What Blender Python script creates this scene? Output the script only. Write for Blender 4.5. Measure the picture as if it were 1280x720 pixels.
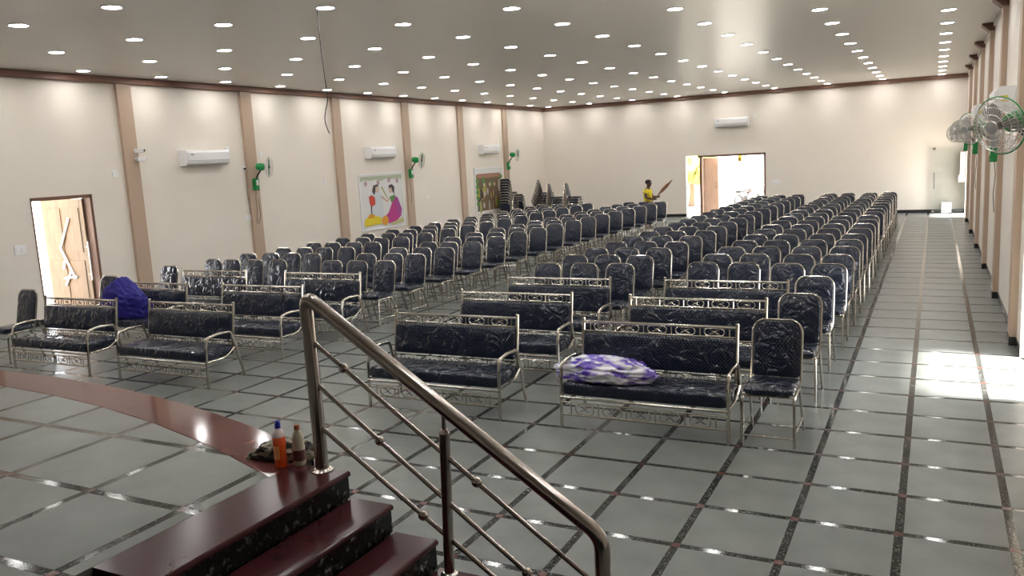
import bpy, math, random
from mathutils import Vector, Matrix, noise
random.seed(7)
for o in list(bpy.data.objects): bpy.data.objects.remove(o)
SC = bpy.context.scene; COL = SC.collection
PI = math.pi

# ------------------------------------------------------------------ camera
FPX, YAW, PITCH, ROLL = 1032.546, 0.475673, 0.154268, -0.053102
CAM = Vector((1.340161, -4.572531, 2.346426))
_f = Vector((-math.sin(YAW)*math.cos(PITCH), math.cos(YAW)*math.cos(PITCH), -math.sin(PITCH)))
_r = Vector((math.cos(YAW), math.sin(YAW), 0)); _u = _r.cross(_f)
RT = _r*math.cos(ROLL)+_u*math.sin(ROLL); UP = -_r*math.sin(ROLL)+_u*math.cos(ROLL)
cd = bpy.data.cameras.new('camera'); cam = bpy.data.objects.new('camera', cd); COL.objects.link(cam)
cd.sensor_fit = 'HORIZONTAL'; cd.sensor_width = 36; cd.lens = FPX/1280*36; cd.clip_end = 500; cd.clip_start = .05
cam.matrix_world = Matrix(((RT.x, UP.x, -_f.x, CAM.x), (RT.y, UP.y, -_f.y, CAM.y), (RT.z, UP.z, -_f.z, CAM.z), (0, 0, 0, 1)))
SC.camera = cam
def px(x, y, z):
    d = Vector((x, y, z))-CAM; w = d.dot(_f)
    return (640+FPX*d.dot(RT)/w, 360-FPX*d.dot(UP)/w, w)

# ------------------------------------------------------------------ world, sun, exposure
WORLD_STRENGTH, SUN_STRENGTH, LAMP_STRENGTH, EXPOSURE = 3.8, 26.0, 46.0, 1.08
w = bpy.data.worlds.new('World'); SC.world = w; w.use_nodes = True
bg = w.node_tree.nodes['Background']; bg.inputs[0].default_value = (0.93, 0.96, 1.0, 1); bg.inputs[1].default_value = WORLD_STRENGTH
sd = bpy.data.lights.new('sun', 'SUN'); sd.energy = SUN_STRENGTH; sd.angle = 0.26; sd.color = (1, .96, .9)
sun = bpy.data.objects.new('sun', sd); COL.objects.link(sun)
sun.rotation_euler = Vector((-math.cos(math.radians(64)), 0.03, -math.sin(math.radians(64)))).to_track_quat('-Z', 'Y').to_euler()
sun.location = (12, 5, 20)
vs = SC.view_settings
vs.view_transform = 'Standard'; vs.look = 'None'; vs.gamma = 1; vs.exposure = EXPOSURE
try: vs.use_curve_mapping = False
except Exception: pass

# ------------------------------------------------------------------ materials
def mat(name, col, rough=.5, metal=0, coat=0, coat_rough=.05, noise_amt=0, noise_scale=8, bump=0, bump_scale=20, emit=None, emit_s=0, trans=0, ior=1.45, alpha=1, spec=.5, rnd=0):
    m = bpy.data.materials.new(name); m.use_nodes = True
    nt = m.node_tree; N = nt.nodes; L = nt.links; b = N['Principled BSDF']
    b.inputs['Base Color'].default_value = (*col, 1); b.inputs['Roughness'].default_value = rough
    b.inputs['Metallic'].default_value = metal; b.inputs['Coat Weight'].default_value = coat
    b.inputs['Coat Roughness'].default_value = coat_rough; b.inputs['IOR'].default_value = ior
    b.inputs['Transmission Weight'].default_value = trans; b.inputs['Alpha'].default_value = alpha
    b.inputs['Specular IOR Level'].default_value = spec
    if emit: b.inputs['Emission Color'].default_value = (*emit, 1); b.inputs['Emission Strength'].default_value = emit_s
    if noise_amt or bump or rnd:
        tc = N.new('ShaderNodeTexCoord')
    if noise_amt or rnd:
        n = N.new('ShaderNodeTexNoise'); n.inputs['Scale'].default_value = noise_scale; n.inputs['Detail'].default_value = 5
        L.new(tc.outputs['Object'], n.inputs['Vector'])
        mr = N.new('ShaderNodeMapRange'); mr.inputs[1].default_value = .3; mr.inputs[2].default_value = .7
        mr.inputs[3].default_value = 1-noise_amt; mr.inputs[4].default_value = 1+noise_amt
        L.new(n.outputs['Fac'], mr.inputs[0])
        val = mr.outputs[0]
        if rnd:
            oi = N.new('ShaderNodeObjectInfo'); m2 = N.new('ShaderNodeMapRange')
            m2.inputs[3].default_value = 1-rnd; m2.inputs[4].default_value = 1+rnd
            L.new(oi.outputs['Random'], m2.inputs[0])
            mu = N.new('ShaderNodeMath'); mu.operation = 'MULTIPLY'; L.new(val, mu.inputs[0]); L.new(m2.outputs[0], mu.inputs[1]); val = mu.outputs[0]
        hv = N.new('ShaderNodeHueSaturation'); hv.inputs['Color'].default_value = (*col, 1)
        L.new(val, hv.inputs['Value']); L.new(hv.outputs[0], b.inputs['Base Color'])
    if bump:
        n2 = N.new('ShaderNodeTexNoise'); n2.inputs['Scale'].default_value = bump_scale; n2.inputs['Detail'].default_value = 4
        L.new(tc.outputs['Object'], n2.inputs['Vector'])
        bp = N.new('ShaderNodeBump'); bp.inputs['Strength'].default_value = bump; bp.inputs['Distance'].default_value = .02
        L.new(n2.outputs['Fac'], bp.inputs['Height']); L.new(bp.outputs[0], b.inputs['Normal'])
        if coat: L.new(bp.outputs[0], b.inputs['Coat Normal'])
    return m
def ramp_mat(name, stops, scale, rough=.4, voronoi=False, stretch=(1, 1, 1), detail=4, bump=0, coat=0, constant=False):
    m = bpy.data.materials.new(name); m.use_nodes = True; nt = m.node_tree; N = nt.nodes; L = nt.links; b = N['Principled BSDF']
    tc = N.new('ShaderNodeTexCoord'); mp = N.new('ShaderNodeMapping'); mp.inputs['Scale'].default_value = stretch
    L.new(tc.outputs['Object'], mp.inputs['Vector'])
    t = N.new('ShaderNodeTexVoronoi' if voronoi else 'ShaderNodeTexNoise'); t.inputs['Scale'].default_value = scale
    if not voronoi: t.inputs['Detail'].default_value = detail
    L.new(mp.outputs[0], t.inputs['Vector'])
    r = N.new('ShaderNodeValToRGB'); L.new(t.outputs['Distance' if voronoi else 'Fac'], r.inputs[0])
    if constant: r.color_ramp.interpolation = 'CONSTANT'
    e = r.color_ramp.elements
    while len(e) < len(stops): e.new(.5)
    for k, (p, c) in enumerate(stops): e[k].position = p; e[k].color = (*c, 1)
    L.new(r.outputs[0], b.inputs['Base Color']); b.inputs['Roughness'].default_value = rough; b.inputs['Coat Weight'].default_value = coat
    if bump:
        bp = N.new('ShaderNodeBump'); bp.inputs['Strength'].default_value = bump; bp.inputs['Distance'].default_value = .01
        L.new(t.outputs['Fac' if not voronoi else 'Distance'], bp.inputs['Height']); L.new(bp.outputs[0], b.inputs['Normal'])
    return m
def vinyl(name, col, dot, pitch, dot_r):
    """navy vinyl with small pale dots, under a tight crinkled clear plastic wrap"""
    m = mat(name, col, rough=.5, coat=.85, coat_rough=.04, spec=.12)
    nt = m.node_tree; N = nt.nodes; L = nt.links; b = N['Principled BSDF']
    b.inputs['Coat IOR'].default_value = 1.5
    tc = N.new('ShaderNodeTexCoord'); sx = N.new('ShaderNodeSeparateXYZ'); L.new(tc.outputs['Object'], sx.inputs[0])
    def math_(op, a, c=None):
        n = N.new('ShaderNodeMath'); n.operation = op
        for k, v in enumerate((a, c)):
            if v is None: continue
            if isinstance(v, (int, float)): n.inputs[k].default_value = v
            else: L.new(v, n.inputs[k])
        return n.outputs[0]
    v0 = math_('SUBTRACT', sx.outputs[2], sx.outputs[1])
    u = math_('SINE', math_('MULTIPLY', math_('ADD', sx.outputs[0], v0), PI/pitch))
    v = math_('SINE', math_('MULTIPLY', math_('SUBTRACT', sx.outputs[0], v0), PI/pitch))
    g = math_('GREATER_THAN', math_('ABSOLUTE', math_('MULTIPLY', u, v)), dot_r)
    mx = N.new('ShaderNodeMix'); mx.data_type = 'RGBA'
    L.new(g, mx.inputs['Factor']); mx.inputs['A'].default_value = (*col, 1); mx.inputs['B'].default_value = (*dot, 1)
    L.new(mx.outputs['Result'], b.inputs['Base Color'])
    # crinkles: a different patch of noise on every chair, folded into ridges
    oi = N.new('ShaderNodeObjectInfo'); ad = N.new('ShaderNodeVectorMath'); ad.operation = 'ADD'
    cb = N.new('ShaderNodeCombineXYZ'); r9 = math_('MULTIPLY', oi.outputs['Random'], 37.0)
    for k in range(3): L.new(r9, cb.inputs[k])
    L.new(tc.outputs['Object'], ad.inputs[0]); L.new(cb.outputs[0], ad.inputs[1])
    n1 = N.new('ShaderNodeTexNoise'); n1.inputs['Scale'].default_value = 6.5; n1.inputs['Detail'].default_value = 2.5; n1.inputs['Distortion'].default_value = .6
    L.new(ad.outputs[0], n1.inputs['Vector'])
    rid = math_('ABSOLUTE', math_('SUBTRACT', n1.outputs['Fac'], .5))
    bp = N.new('ShaderNodeBump'); bp.inputs['Strength'].default_value = 1.0; bp.inputs['Distance'].default_value = .085
    L.new(rid, bp.inputs['Height']); L.new(bp.outputs[0], b.inputs['Coat Normal'])
    return m
M = {}
M['wall'] = mat('cream_wall_paint', (.76, .70, .625), .55, noise_amt=.015, noise_scale=1.5)
M['pilaster'] = mat('tan_pilaster_paint', (.47, .35, .26), .5)
M['cornice'] = mat('brown_cornice', (.20, .105, .075), .5)
M['ceiling'] = mat('ceiling_panel', (.84, .80, .74), .33, spec=.35)
ceil_nodes = M['ceiling'].node_tree; _n = ceil_nodes.nodes; _l = ceil_nodes.links
_tc = _n.new('ShaderNodeTexCoord'); _wv = _n.new('ShaderNodeTexWave'); _wv.bands_direction = 'Y'; _wv.inputs['Scale'].default_value = 1.05; _wv.inputs['Distortion'].default_value = 0
_rp = _n.new('ShaderNodeValToRGB'); _rp.color_ramp.elements[0].position = 0; _rp.color_ramp.elements[1].position = .08
_bp = _n.new('ShaderNodeBump'); _bp.inputs['Strength'].default_value = .25; _bp.inputs['Distance'].default_value = .01
_l.new(_tc.outputs['Object'], _wv.inputs['Vector']); _l.new(_wv.outputs['Fac'], _rp.inputs[0]); _l.new(_rp.outputs[0], _bp.inputs['Height']); _l.new(_bp.outputs[0], _n['Principled BSDF'].inputs['Normal'])
M['tile'] = mat('kota_stone_tile', (.152, .162, .153), .34, spec=.25, noise_amt=.16, noise_scale=2.6, bump=.05, bump_scale=7, rnd=.07)
M['granite'] = ramp_mat('black_granite', [(.0, (.01, .011, .01)), (.50, (.022, .024, .022)), (.60, (.06, .062, .058)), (.72, (.26, .26, .24))], 55, .10, detail=3)
M['granite_riser'] = ramp_mat('black_granite_riser', [(.0, (.004, .004, .004)), (.54, (.008, .009, .008)), (.62, (.03, .03, .027)), (.72, (.12, .115, .10)), (.8, (.2, .19, .16))], 30, .2, detail=4)
for _m in ('granite', 'granite_riser'): M[_m].node_tree.nodes['Principled BSDF'].inputs['Specular IOR Level'].default_value = .25
M['red'] = mat('red_granite_inlay', (.10, .036, .03), .2)
M['maroon'] = mat('maroon_granite', (.055, .014, .017), .19, spec=.22, noise_amt=.12, noise_scale=6, rnd=.08)
M['maroon_border'] = mat('maroon_border_granite', (.10, .032, .028), .09, spec=.25, noise_amt=.1, noise_scale=6, rnd=.1)
M['base'] = mat('dark_subfloor', (.05, .05, .05), .4)
M['skirt'] = mat('black_granite_skirting', (.02, .02, .022), .2)
M['vinyl'] = vinyl('wrapped_navy_vinyl', (.006, .010, .024), (.15, .17, .20), .030, .955)
M['chrome'] = mat('polished_steel', (.58, .54, .48), .2, 1)
M['rail'] = mat('brushed_steel_rail', (.43, .38, .345), .2, 1)
M['steel_dark'] = mat('dark_steel', (.12, .12, .12), .4, .8)
M['white'] = mat('white_plastic', (.80, .80, .80), .35)
M['offwhite'] = mat('ac_grey', (.55, .55, .55), .4)
M['black'] = mat('black_plastic', (.015, .015, .015), .35)
M['green'] = mat('green_plastic', (.012, .26, .06), .3)
M['wire'] = mat('chromed_wire', (.62, .6, .57), .3, 1)
M['blade'] = mat('grey_fan_blade', (.30, .29, .28), .35)
M['yellow'] = mat('yellow_sticker', (.75, .62, .05), .5)
M['wood'] = ramp_mat('teak_wood', [(.3, (.27, .13, .055)), (.55, (.38, .215, .10)), (.75, (.22, .105, .045))], 4, .45, stretch=(6, 6, .5))
M['wood2'] = ramp_mat('darkened_teak_wood', [(.3, (.15, .08, .036)), (.55, (.21, .125, .062)), (.75, (.12, .062, .028))], 4, .45, stretch=(6, 6, .5))  # teak darkened to offset the strong skylight on the poster-wall leaf
M['wood3'] = ramp_mat('glare_paled_wood', [(.3, (.58, .36, .25)), (.55, (.70, .47, .34)), (.75, (.52, .32, .22))], 4, .4, stretch=(6, 6, .5))  # paler, pinker wood copy; glare on the far door leaf put into its colour
M['darkwood'] = mat('dark_wood_frame', (.16, .08, .05), .5)
M['glass'] = mat('clear_glass', (.95, .98, .97), .02, trans=1, ior=1.45)
M['led'] = mat('lit_led_diffuser', (.9, .9, .9), .5, emit=(1.0, .975, .95), emit_s=LAMP_STRENGTH)
M['ring'] = mat('downlight_ring', (.75, .75, .75), .4)
M['blue'] = mat('royal_blue_cloth', (.012, .009, .17), .75, bump=.4, bump_scale=14)
M['bag'] = ramp_mat('purple_white_print', [(0, (.05, .02, .30)), (.44, (.10, .05, .42)), (.50, (.42, .38, .62)), (.56, (.66, .66, .72)), (1, (.74, .74, .78))], 8.5, .25, stretch=(.6, 1.7, 1.7), detail=4, bump=.5, coat=.5)
M['orange'] = mat('orange_liquid_bottle', (.85, .10, .012), .18, coat=.6)
M['bluecap'] = mat('blue_cap', (.015, .025, .30), .4)
M['clear'] = mat('clear_bottle_neck', (.72, .62, .60), .15)
M['cream'] = mat('cream_bottle', (.60, .55, .42), .25)
M['browncap'] = mat('copper_cap', (.33, .10, .05), .4)
M['label'] = mat('brown_bottle_label', (.13, .045, .045), .5)
M['labelprint'] = mat('label_print', (.92, .35, .12), .5)
M['rag'] = ramp_mat('striped_rag', [(0, (.015, .015, .015)), (.49, (.025, .025, .025)), (.54, (.32, .29, .22)), (.64, (.27, .25, .19)), (.70, (.04, .04, .035))], 9, .9, stretch=(1, 2.2, 2.5), detail=2)
M['skin'] = mat('brown_skin', (.10, .045, .027), .5)
M['hair'] = mat('black_hair', (.008, .007, .006), .6)
M['shirt'] = mat('yellow_shirt', (.72, .58, .02), .75, bump=.2, bump_scale=25)
M['trouser'] = mat('dark_red_brown_trousers', (.11, .028, .018), .8)
M['eye'] = mat('eye_white', (.7, .7, .68), .3)
M['broom'] = ramp_mat('dry_grass_broom', [(.35, (.20, .08, .035)), (.6, (.42, .22, .11))], 30, .8, stretch=(1, 1, 1))
M['paint_white'] = mat('print_white', (.68, .68, .67), .6)
M['ground'] = mat('pale_dusty_ground', (.42, .39, .34), .9, noise_amt=.08, noise_scale=1)
M['leaf'] = ramp_mat('pale_foliage', [(.3, (.14, .15, .03)), (.7, (.34, .32, .08))], 9, .7)
M['bark'] = mat('bark', (.22, .14, .09), .9)
M['bike'] = mat('grey_red_bike_paint', (.035, .02, .02), .3)
M['rubber'] = mat('rubber', (.02, .02, .02), .7)
M['brass'] = mat('brass_lantern', (.55, .38, .06), .35, .6)
PRINT = {}
def pm(name, c):
    if name not in PRINT: PRINT[name] = mat('print_'+name, c, .6)
    return PRINT[name]

# ------------------------------------------------------------------ mesh helpers
class MB:
    def __init__(s): s.v = []; s.f = []
    def add(s, vs, fs):
        b = len(s.v); s.v += [tuple(x) for x in vs]; s.f += [tuple(i+b for i in f) for f in fs]; return s
    def box(s, x0, x1, y0, y1, z0, z1, ch=0):
        if ch <= 0:
            return s.add([(x0, y0, z0), (x1, y0, z0), (x1, y1, z0), (x0, y1, z0), (x0, y0, z1), (x1, y0, z1), (x1, y1, z1), (x0, y1, z1)],
                  [(0, 3, 2, 1), (4, 5, 6, 7), (0, 1, 5, 4), (1, 2, 6, 5), (2, 3, 7, 6), (3, 0, 4, 7)])
        rings = [(ch, z0), (0, z0+ch), (0, z1-ch), (ch, z1)]; vs = []
        for i, z in rings: vs += [(x0+i, y0+i, z), (x1-i, y0+i, z), (x1-i, y1-i, z), (x0+i, y1-i, z)]
        fs = [(3, 2, 1, 0), (12, 13, 14, 15)]
        for r in range(3):
            for k in range(4): fs.append((r*4+k, r*4+(k+1) % 4, r*4+4+(k+1) % 4, r*4+4+k))
        return s.add(vs, fs)
    def tube(s, pts, r, n=8, closed=False, cap=True):
        pts = [Vector(p) for p in pts]; k = len(pts); rr = r if isinstance(r, (list, tuple)) else [r]*k
        tans = []
        for i in range(k):
            a = pts[(i-1) % k] if (closed or i > 0) else pts[i]; b = pts[(i+1) % k] if (closed or i < k-1) else pts[i]
            t = (b-a); tans.append(t.normalized() if t.length > 1e-9 else Vector((0, 0, 1)))
        ref = Vector((1, 0, 0)) if abs(tans[0].x) < .8 else Vector((0, 1, 0))
        nrm = (ref-tans[0]*ref.dot(tans[0])).normalized(); vs = []
        for i in range(k):
            nrm = (nrm-tans[i]*nrm.dot(tans[i])).normalized(); bi = tans[i].cross(nrm)
            for j in range(n):
                a = 2*PI*j/n; vs.append(pts[i]+(nrm*math.cos(a)+bi*math.sin(a))*rr[i])
        fs = []
        for i in range(k if closed else k-1):
            a = i*n; b = ((i+1) % k)*n
            for j in range(n): fs.append((a+j, a+(j+1) % n, b+(j+1) % n, b+j))
        if cap and not closed: fs.append(tuple(reversed(range(n)))); fs.append(tuple(range((k-1)*n, k*n)))
        return s.add(vs, fs)
    def lathe(s, prof, n=20, c=(0, 0, 0), R=None):
        vs = []; fs = []; k = len(prof)
        for (r, z) in prof:
            for j in range(n):
                p = Vector((r*math.cos(2*PI*j/n), r*math.sin(2*PI*j/n), z))
                if R: p = R @ p
                vs.append(p+Vector(c))
        for i in range(k-1):
            for j in range(n): fs.append((i*n+j, i*n+(j+1) % n, (i+1)*n+(j+1) % n, (i+1)*n+j))
        if prof[0][0] > 1e-6: fs.append(tuple(reversed(range(n))))
        if prof[-1][0] > 1e-6: fs.append(tuple(range((k-1)*n, k*n)))
        return s.add(vs, fs)
    def prism(s, poly, ext, base=(0, 0, 0), U=(1, 0, 0), V=(0, 0, 1), W=(0, 1, 0)):
        U, V, W, B = Vector(U), Vector(V), Vector(W), Vector(base); n = len(poly)
        vs = [B+U*a+V*b for a, b in poly]+[B+U*a+V*b+W*ext for a, b in poly]
        fs = [tuple(range(n)), tuple(reversed(range(n, 2*n)))]+[(i, i+n, (i+1) % n+n, (i+1) % n) for i in range(n)]
        return s.add(vs, fs)
    def pillow(s, outline, th, bev, dome, fn):
        """outline in (a,b); thickness along n; fn maps (a,b,n)->xyz"""
        n = len(outline); ca = sum(p[0] for p in outline)/n; cb = sum(p[1] for p in outline)/n
        wa = max(abs(p[0]-ca) for p in outline); wb = max(abs(p[1]-cb) for p in outline)
        rings = [(bev, 0), (bev*.3, bev*.3), (0, bev), (0, th-bev), (bev*.3, th-bev*.3), (bev, th), (wa*.45, th+dome*.7), (wa*.75, th+dome)]
        vs = []; fs = []
        for i, h in rings:
            sa = 1-i/wa; sb = 1-min(i/wb, .9) if i > bev else 1-i/wb
            if i > bev: sb = sa
            for a, b in outline: vs.append(fn(ca+(a-ca)*sa, cb+(b-cb)*sb, h))
        for r in range(len(rings)-1):
            for k in range(n): fs.append((r*n+k, r*n+(k+1) % n, (r+1)*n+(k+1) % n, (r+1)*n+k))
        fs.append(tuple(reversed(range(n)))); fs.append(tuple(range((len(rings)-1)*n, len(rings)*n)))
        return s.add(vs, fs)
    def mesh(s, name, m, smooth=True, angle=40):
        me = bpy.data.meshes.new(name); me.from_pydata(s.v, [], s.f)
        me.materials.append(M[m] if isinstance(m, str) else m)
        import bmesh as _b
        bm = _b.new(); bm.from_mesh(me); _b.ops.recalc_face_normals(bm, faces=bm.faces); bm.to_mesh(me); bm.free()
        if smooth: me.shade_smooth(); me.set_sharp_from_angle(angle=math.radians(angle))
        return me
    def build(s, name, m, parent=None, smooth=True, angle=40, loc=None):
        return link(name, s.mesh(name, m, smooth, angle), parent, loc)
def link(name, me, parent=None, loc=None, rz=0):
    o = bpy.data.objects.new(name, me); COL.objects.link(o)
    if parent: o.parent = parent
    if loc: o.location = loc
    if rz: o.rotation_euler.z = rz
    return o
def fillet(pts, r, n=4):
    pts = [Vector(p) for p in pts]; out = [pts[0]]
    for i in range(1, len(pts)-1):
        a, b, c = pts[i-1], pts[i], pts[i+1]
        u = (a-b); v = (c-b); d = min(r, u.length*.49, v.length*.49)
        p0 = b+u.normalized()*d; p1 = b+v.normalized()*d
        for k in range(n+1):
            t = k/n; out.append(p0*(1-t)**2+b*2*t*(1-t)+p1*t*t)
    out.append(pts[-1]); return out
def rrect(x0, x1, y0, y1, rb, rt=None, n=4):
    rt = rb if rt is None else rt; out = []
    for cx, cy, r, a0 in ((x1-rb, y0+rb, rb, -PI/2), (x1-rt, y1-rt, rt, 0), (x0+rt, y1-rt, rt, PI/2), (x0+rb, y0+rb, rb, PI)):
        for k in range(n+1):
            a = a0+PI/2*k/n; out.append((cx+r*math.cos(a), cy+r*math.sin(a)))
    return out
def tag(o, label, cat=None, group=None, kind=None):
    if label: o['label'] = label
    if cat: o['category'] = cat
    if group: o['group'] = group
    if kind: o['kind'] = kind
    return o
def empty(name, loc=(0, 0, 0), rz=0):
    o = bpy.data.objects.new(name, None); COL.objects.link(o); o.location = loc; o.rotation_euler.z = rz
    o.empty_display_size = .1; return o
KIDS = {}
def copy_tree(o, parent=None):
    c = o.copy(); COL.objects.link(c); c.parent = parent
    for ch in list(o.children): copy_tree(ch, c)
    return c
class Proto:
    """first use returns the thing itself, later uses return copies of it and its parts"""
    def __init__(s, fn): s.o = fn(); s.used = False
    def __call__(s, loc, rz=0, label=None, cat=None, group=None):
        if s.used: o = copy_tree(s.o)
        else: o = s.o; s.used = True
        o.location = loc; o.rotation_euler = (0, 0, rz)
        if label: tag(o, label, cat, group)
        return o
ORD = ['zeroth', 'first', 'second', 'third', 'fourth', 'fifth', 'sixth', 'seventh', 'eighth', 'ninth', 'tenth', 'eleventh', 'twelfth', 'thirteenth', 'fourteenth', 'fifteenth', 'sixteenth', 'seventeenth', 'eighteenth', 'nineteenth', 'twentieth']

# ------------------------------------------------------------------ room
XL, XR, YF, YB, H = -12.00, 2.20, -8.0, 24.62, 4.20
TX, TY = .6, .6054
# floor: slab, granite strips, stone tiles, red inlays
fl = MB().box(XL-.2, XR+.2, YF-.2, YB+.2, -.2, -.02).build('floor', 'base', smooth=False); tag(fl, 'grey stone tiled hall floor with black granite strips', 'floor', kind='structure')
HS = .05/2
strip_y = MB().box(-HS, HS, YF, YB, -.02, -.0015).mesh('granite_strip', 'granite', False)
for i in range(-20, 4): link('granite_strip', strip_y, fl, (i*TX, 0, 0))
strip_x = MB().box(XL, XR, -HS, HS, -.02, -.0022).mesh('granite_strip', 'granite', False)
for j in range(-13, 41): link('granite_strip', strip_x, fl, (0, j*TY, 0))
SCX, SCY, SR = -5.75, -11.025, 10.7                       # stage front arc
def under_stage(x, y): return y < -2.7 or (x < -1.4 and (x-SCX)**2+(y-SCY)**2 < (SR-.9)**2 and y < -1.2)
tiles = []
for i in range(-21, 4):
    for j in range(-14, 41):
        x0, x1 = max(i*TX+HS, XL), min((i+1)*TX-HS, XR); y0, y1 = max(j*TY+HS, YF), min((j+1)*TY-HS, YB)
        if x1-x0 < .04 or y1-y0 < .04: continue
        cx, cy = (x0+x1)/2, (y0+y1)/2
        if under_stage(cx, cy): continue
        u, v, dist = px(cx, cy, 0)
        vis = -20 < u < 1300 and 0 < v < 740 and dist > .5
        tiles.append((0 if vis else 1, dist, x0, x1, y0, y1))
tiles.sort(); cache = {}; rest = MB()
for k, (nv, d, x0, x1, y0, y1) in enumerate(tiles):
    if k < 300:
        key = (round(x1-x0, 3), round(y1-y0, 3))
        if key not in cache: cache[key] = MB().box(-key[0]/2, key[0]/2, -key[1]/2, key[1]/2, -.02, 0, .0015).mesh('stone_tile', 'tile', False)
        link('stone_tile', cache[key], fl, ((x0+x1)/2, (y0+y1)/2, random.uniform(-.0004, .0004)))
    else: rest.box(x0, x1, y0, y1, -.02, 0)
r = rest.build('distant_stone_tiles', 'tile', fl, smooth=False); r['kind'] = 'stuff'
inl = MB()
for i in range(-20, 4):
    for j in range(-4, 41): inl.box(i*TX-HS, i*TX+HS, j*TY-HS, j*TY+HS, -.012, -.0008)
r = inl.build('red_inlay_squares', 'red', fl, smooth=False); r['kind'] = 'stuff'
# ceiling
ce = MB().box(XL-.2, XR+.2, YF-.2, YB+.2, H, H+.15).build('ceiling', 'ceiling', smooth=False); tag(ce, 'flat glossy beige panelled ceiling dotted with downlights', 'ceiling', kind='structure')
# walls with openings: (a0,a1,top)
def wall(name, axis, c0, c1, a0, a1, openings, label):
    mb = MB(); cur = a0
    def seg(p, q, z0, z1):
        if axis == 'y': mb.box(c0, c1, p, q, z0, z1)
        else: mb.box(p, q, c0, c1, z0, z1)
    for p, q, t in openings:
        seg(cur, p, -.2, H); seg(p, q, t, H); cur = q
    seg(cur, a1, -.2, H)
    o = mb.build(name, 'wall', smooth=False); return tag(o, label, 'wall', kind='structure')
D1 = (4.08, 5.22, 2.13); D2 = (-6.52, -3.77, 2.13); D3 = (3.7, 5.45, 2.13); D4 = (22.75, 24.2, 2.13)
wl = wall('wall_left', 'y', XL-.2, XL, YF-.2, YB+.2, [D1], 'long cream wall with tan pilasters, two posters and a doorway')
wr = wall('wall_right', 'y', XR, XR+.2, YF-.2, YB+.2, [D3, D4], 'cream wall with closely seen tan pilasters and green wall fans')
wb = wall('wall_back', 'x', YB, YB+.2, XL, XR, [D2], 'far cream end wall with bright open doorway')
wf = wall('wall_front', 'x', YF-.2, YF, XL, XR, [], 'plain cream wall behind the stage')
pil = MB().box(-.07, 0, -.15, .15, 0, H).mesh('pilaster', 'pilaster', False)
pil_base = MB().box(-.078, 0, -.158, .158, 0, .10, .004).mesh('pilaster_plinth', 'skirt', False)
PY = [6.10+3.048*k for k in range(-4, 7)]
for y in PY:
    if YF+.2 < y < YB-1:
        if not (D4[0]-.1 < y < D4[1]+.1) and not (D3[0]-.16 < y < D3[1]+.16):
            p = link('pilaster', pil, wr, (XR, y, 0)); link('pilaster_plinth', pil_base, p)
        p = link('pilaster', pil, wl, (XL, y, 0), PI); link('pilaster_plinth', pil_base, p)
# cornices
tag(MB().box(XL, XL+.10, YF, YB, H-.12, H, .01).build('trim_1', 'cornice', smooth=False), 'brown cornice along the poster wall', 'cornice', kind='structure')
tag(MB().box(XL, XR, YB-.13, YB, H-.12, H, .01).build('trim_2', 'cornice', smooth=False), 'brown cornice along the far end wall', 'cornice', kind='structure')
t3 = MB().box(XR-.03, XR, YF, YB, H-.06, H).build('trim_3', 'wall', smooth=False); tag(t3, 'thin cream coving above the fan wall', 'cornice', kind='structure')
capm = MB().prism([(-.19, 0), (0, 0), (0, -.13), (-.08, -.13), (-.19, -.025)], .34, (0, -.17, 0), (1, 0, 0), (0, 0, 1), (0, 1, 0)).mesh('pilaster_cap', 'cornice', False)
for y in PY:
    if YF+.2 < y < YB-1: link('pilaster_cap', capm, t3, (XR, y, H))
# skirtings
def skirting(name, boxes, label):
    mb = MB()
    for b in boxes: mb.box(*b, 0, .10, .003)
    tag(mb.build(name, 'skirt', smooth=False), label, 'skirting', kind='structure')
skirting('baseboard_left', [(XL, XL+.015, YF, D1[0]), (XL, XL+.015, D1[1], YB)], 'black granite skirting of the poster wall')
skirting('baseboard_right', [(XR-.015, XR, YF, D3[0]), (XR-.015, XR, D3[1], D4[0]), (XR-.015, XR, D4[1], YB)], 'black granite skirting of the fan wall')
skirting('baseboard_back', [(XL, D2[0], YB-.015, YB), (D2[1], XR, YB-.015, YB)], 'black granite skirting of the far end wall')

# ------------------------------------------------------------------ outdoors
tag(MB().box(-70, 70, -70, 90, -.5, -.21).build('ground_outside', 'ground', smooth=False), 'sunlit pale ground outside the doorways', 'ground', kind='structure')
def blob(mb, c, r, seed, sub=2, amp=.25, sq=(1, 1, 1)):
    import bmesh as _b
    bm = _b.new(); _b.ops.create_icosphere(bm, subdivisions=sub, radius=1)
    vs = []
    for v in bm.verts:
        p = v.co.copy(); d = 1+amp*noise.noise(p*1.7+Vector((seed, seed*.7, 3)))+amp*.6*noise.noise(p*4+Vector((seed*2, 1, 1)))
        vs.append((c[0]+p.x*r*d*sq[0], c[1]+p.y*r*d*sq[1], c[2]+p.z*r*d*sq[2]))
    mb.add(vs, [tuple(v.index for v in f.verts) for f in bm.faces]); bm.free()
def tree(x, y, h, label):
    t = empty('tree', (x, y, -.21)); tag(t, label, 'tree', 'trees outside the far door')
    MB().tube([(0, 0, 0), (.05, 0, h*.3), (-.05, .05, h*.6)], [.16, .12, .08], 10).build('trunk', 'bark', t)
    mb = MB()
    for k in range(9):
        a = k*2.4; blob(mb, (math.cos(a)*h*.22, math.sin(a)*h*.2, h*(.55+.06*(k % 5))), h*.2, k+x, 3, .5)
    mb.build('crown', 'leaf', t)
tree(-8.55, 33, 2.7, 'pale green tree beyond the glass side panel of the far door')
tree(-5.0, 44, 4.0, 'small washed-out tree far outside the open doorway')
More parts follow.
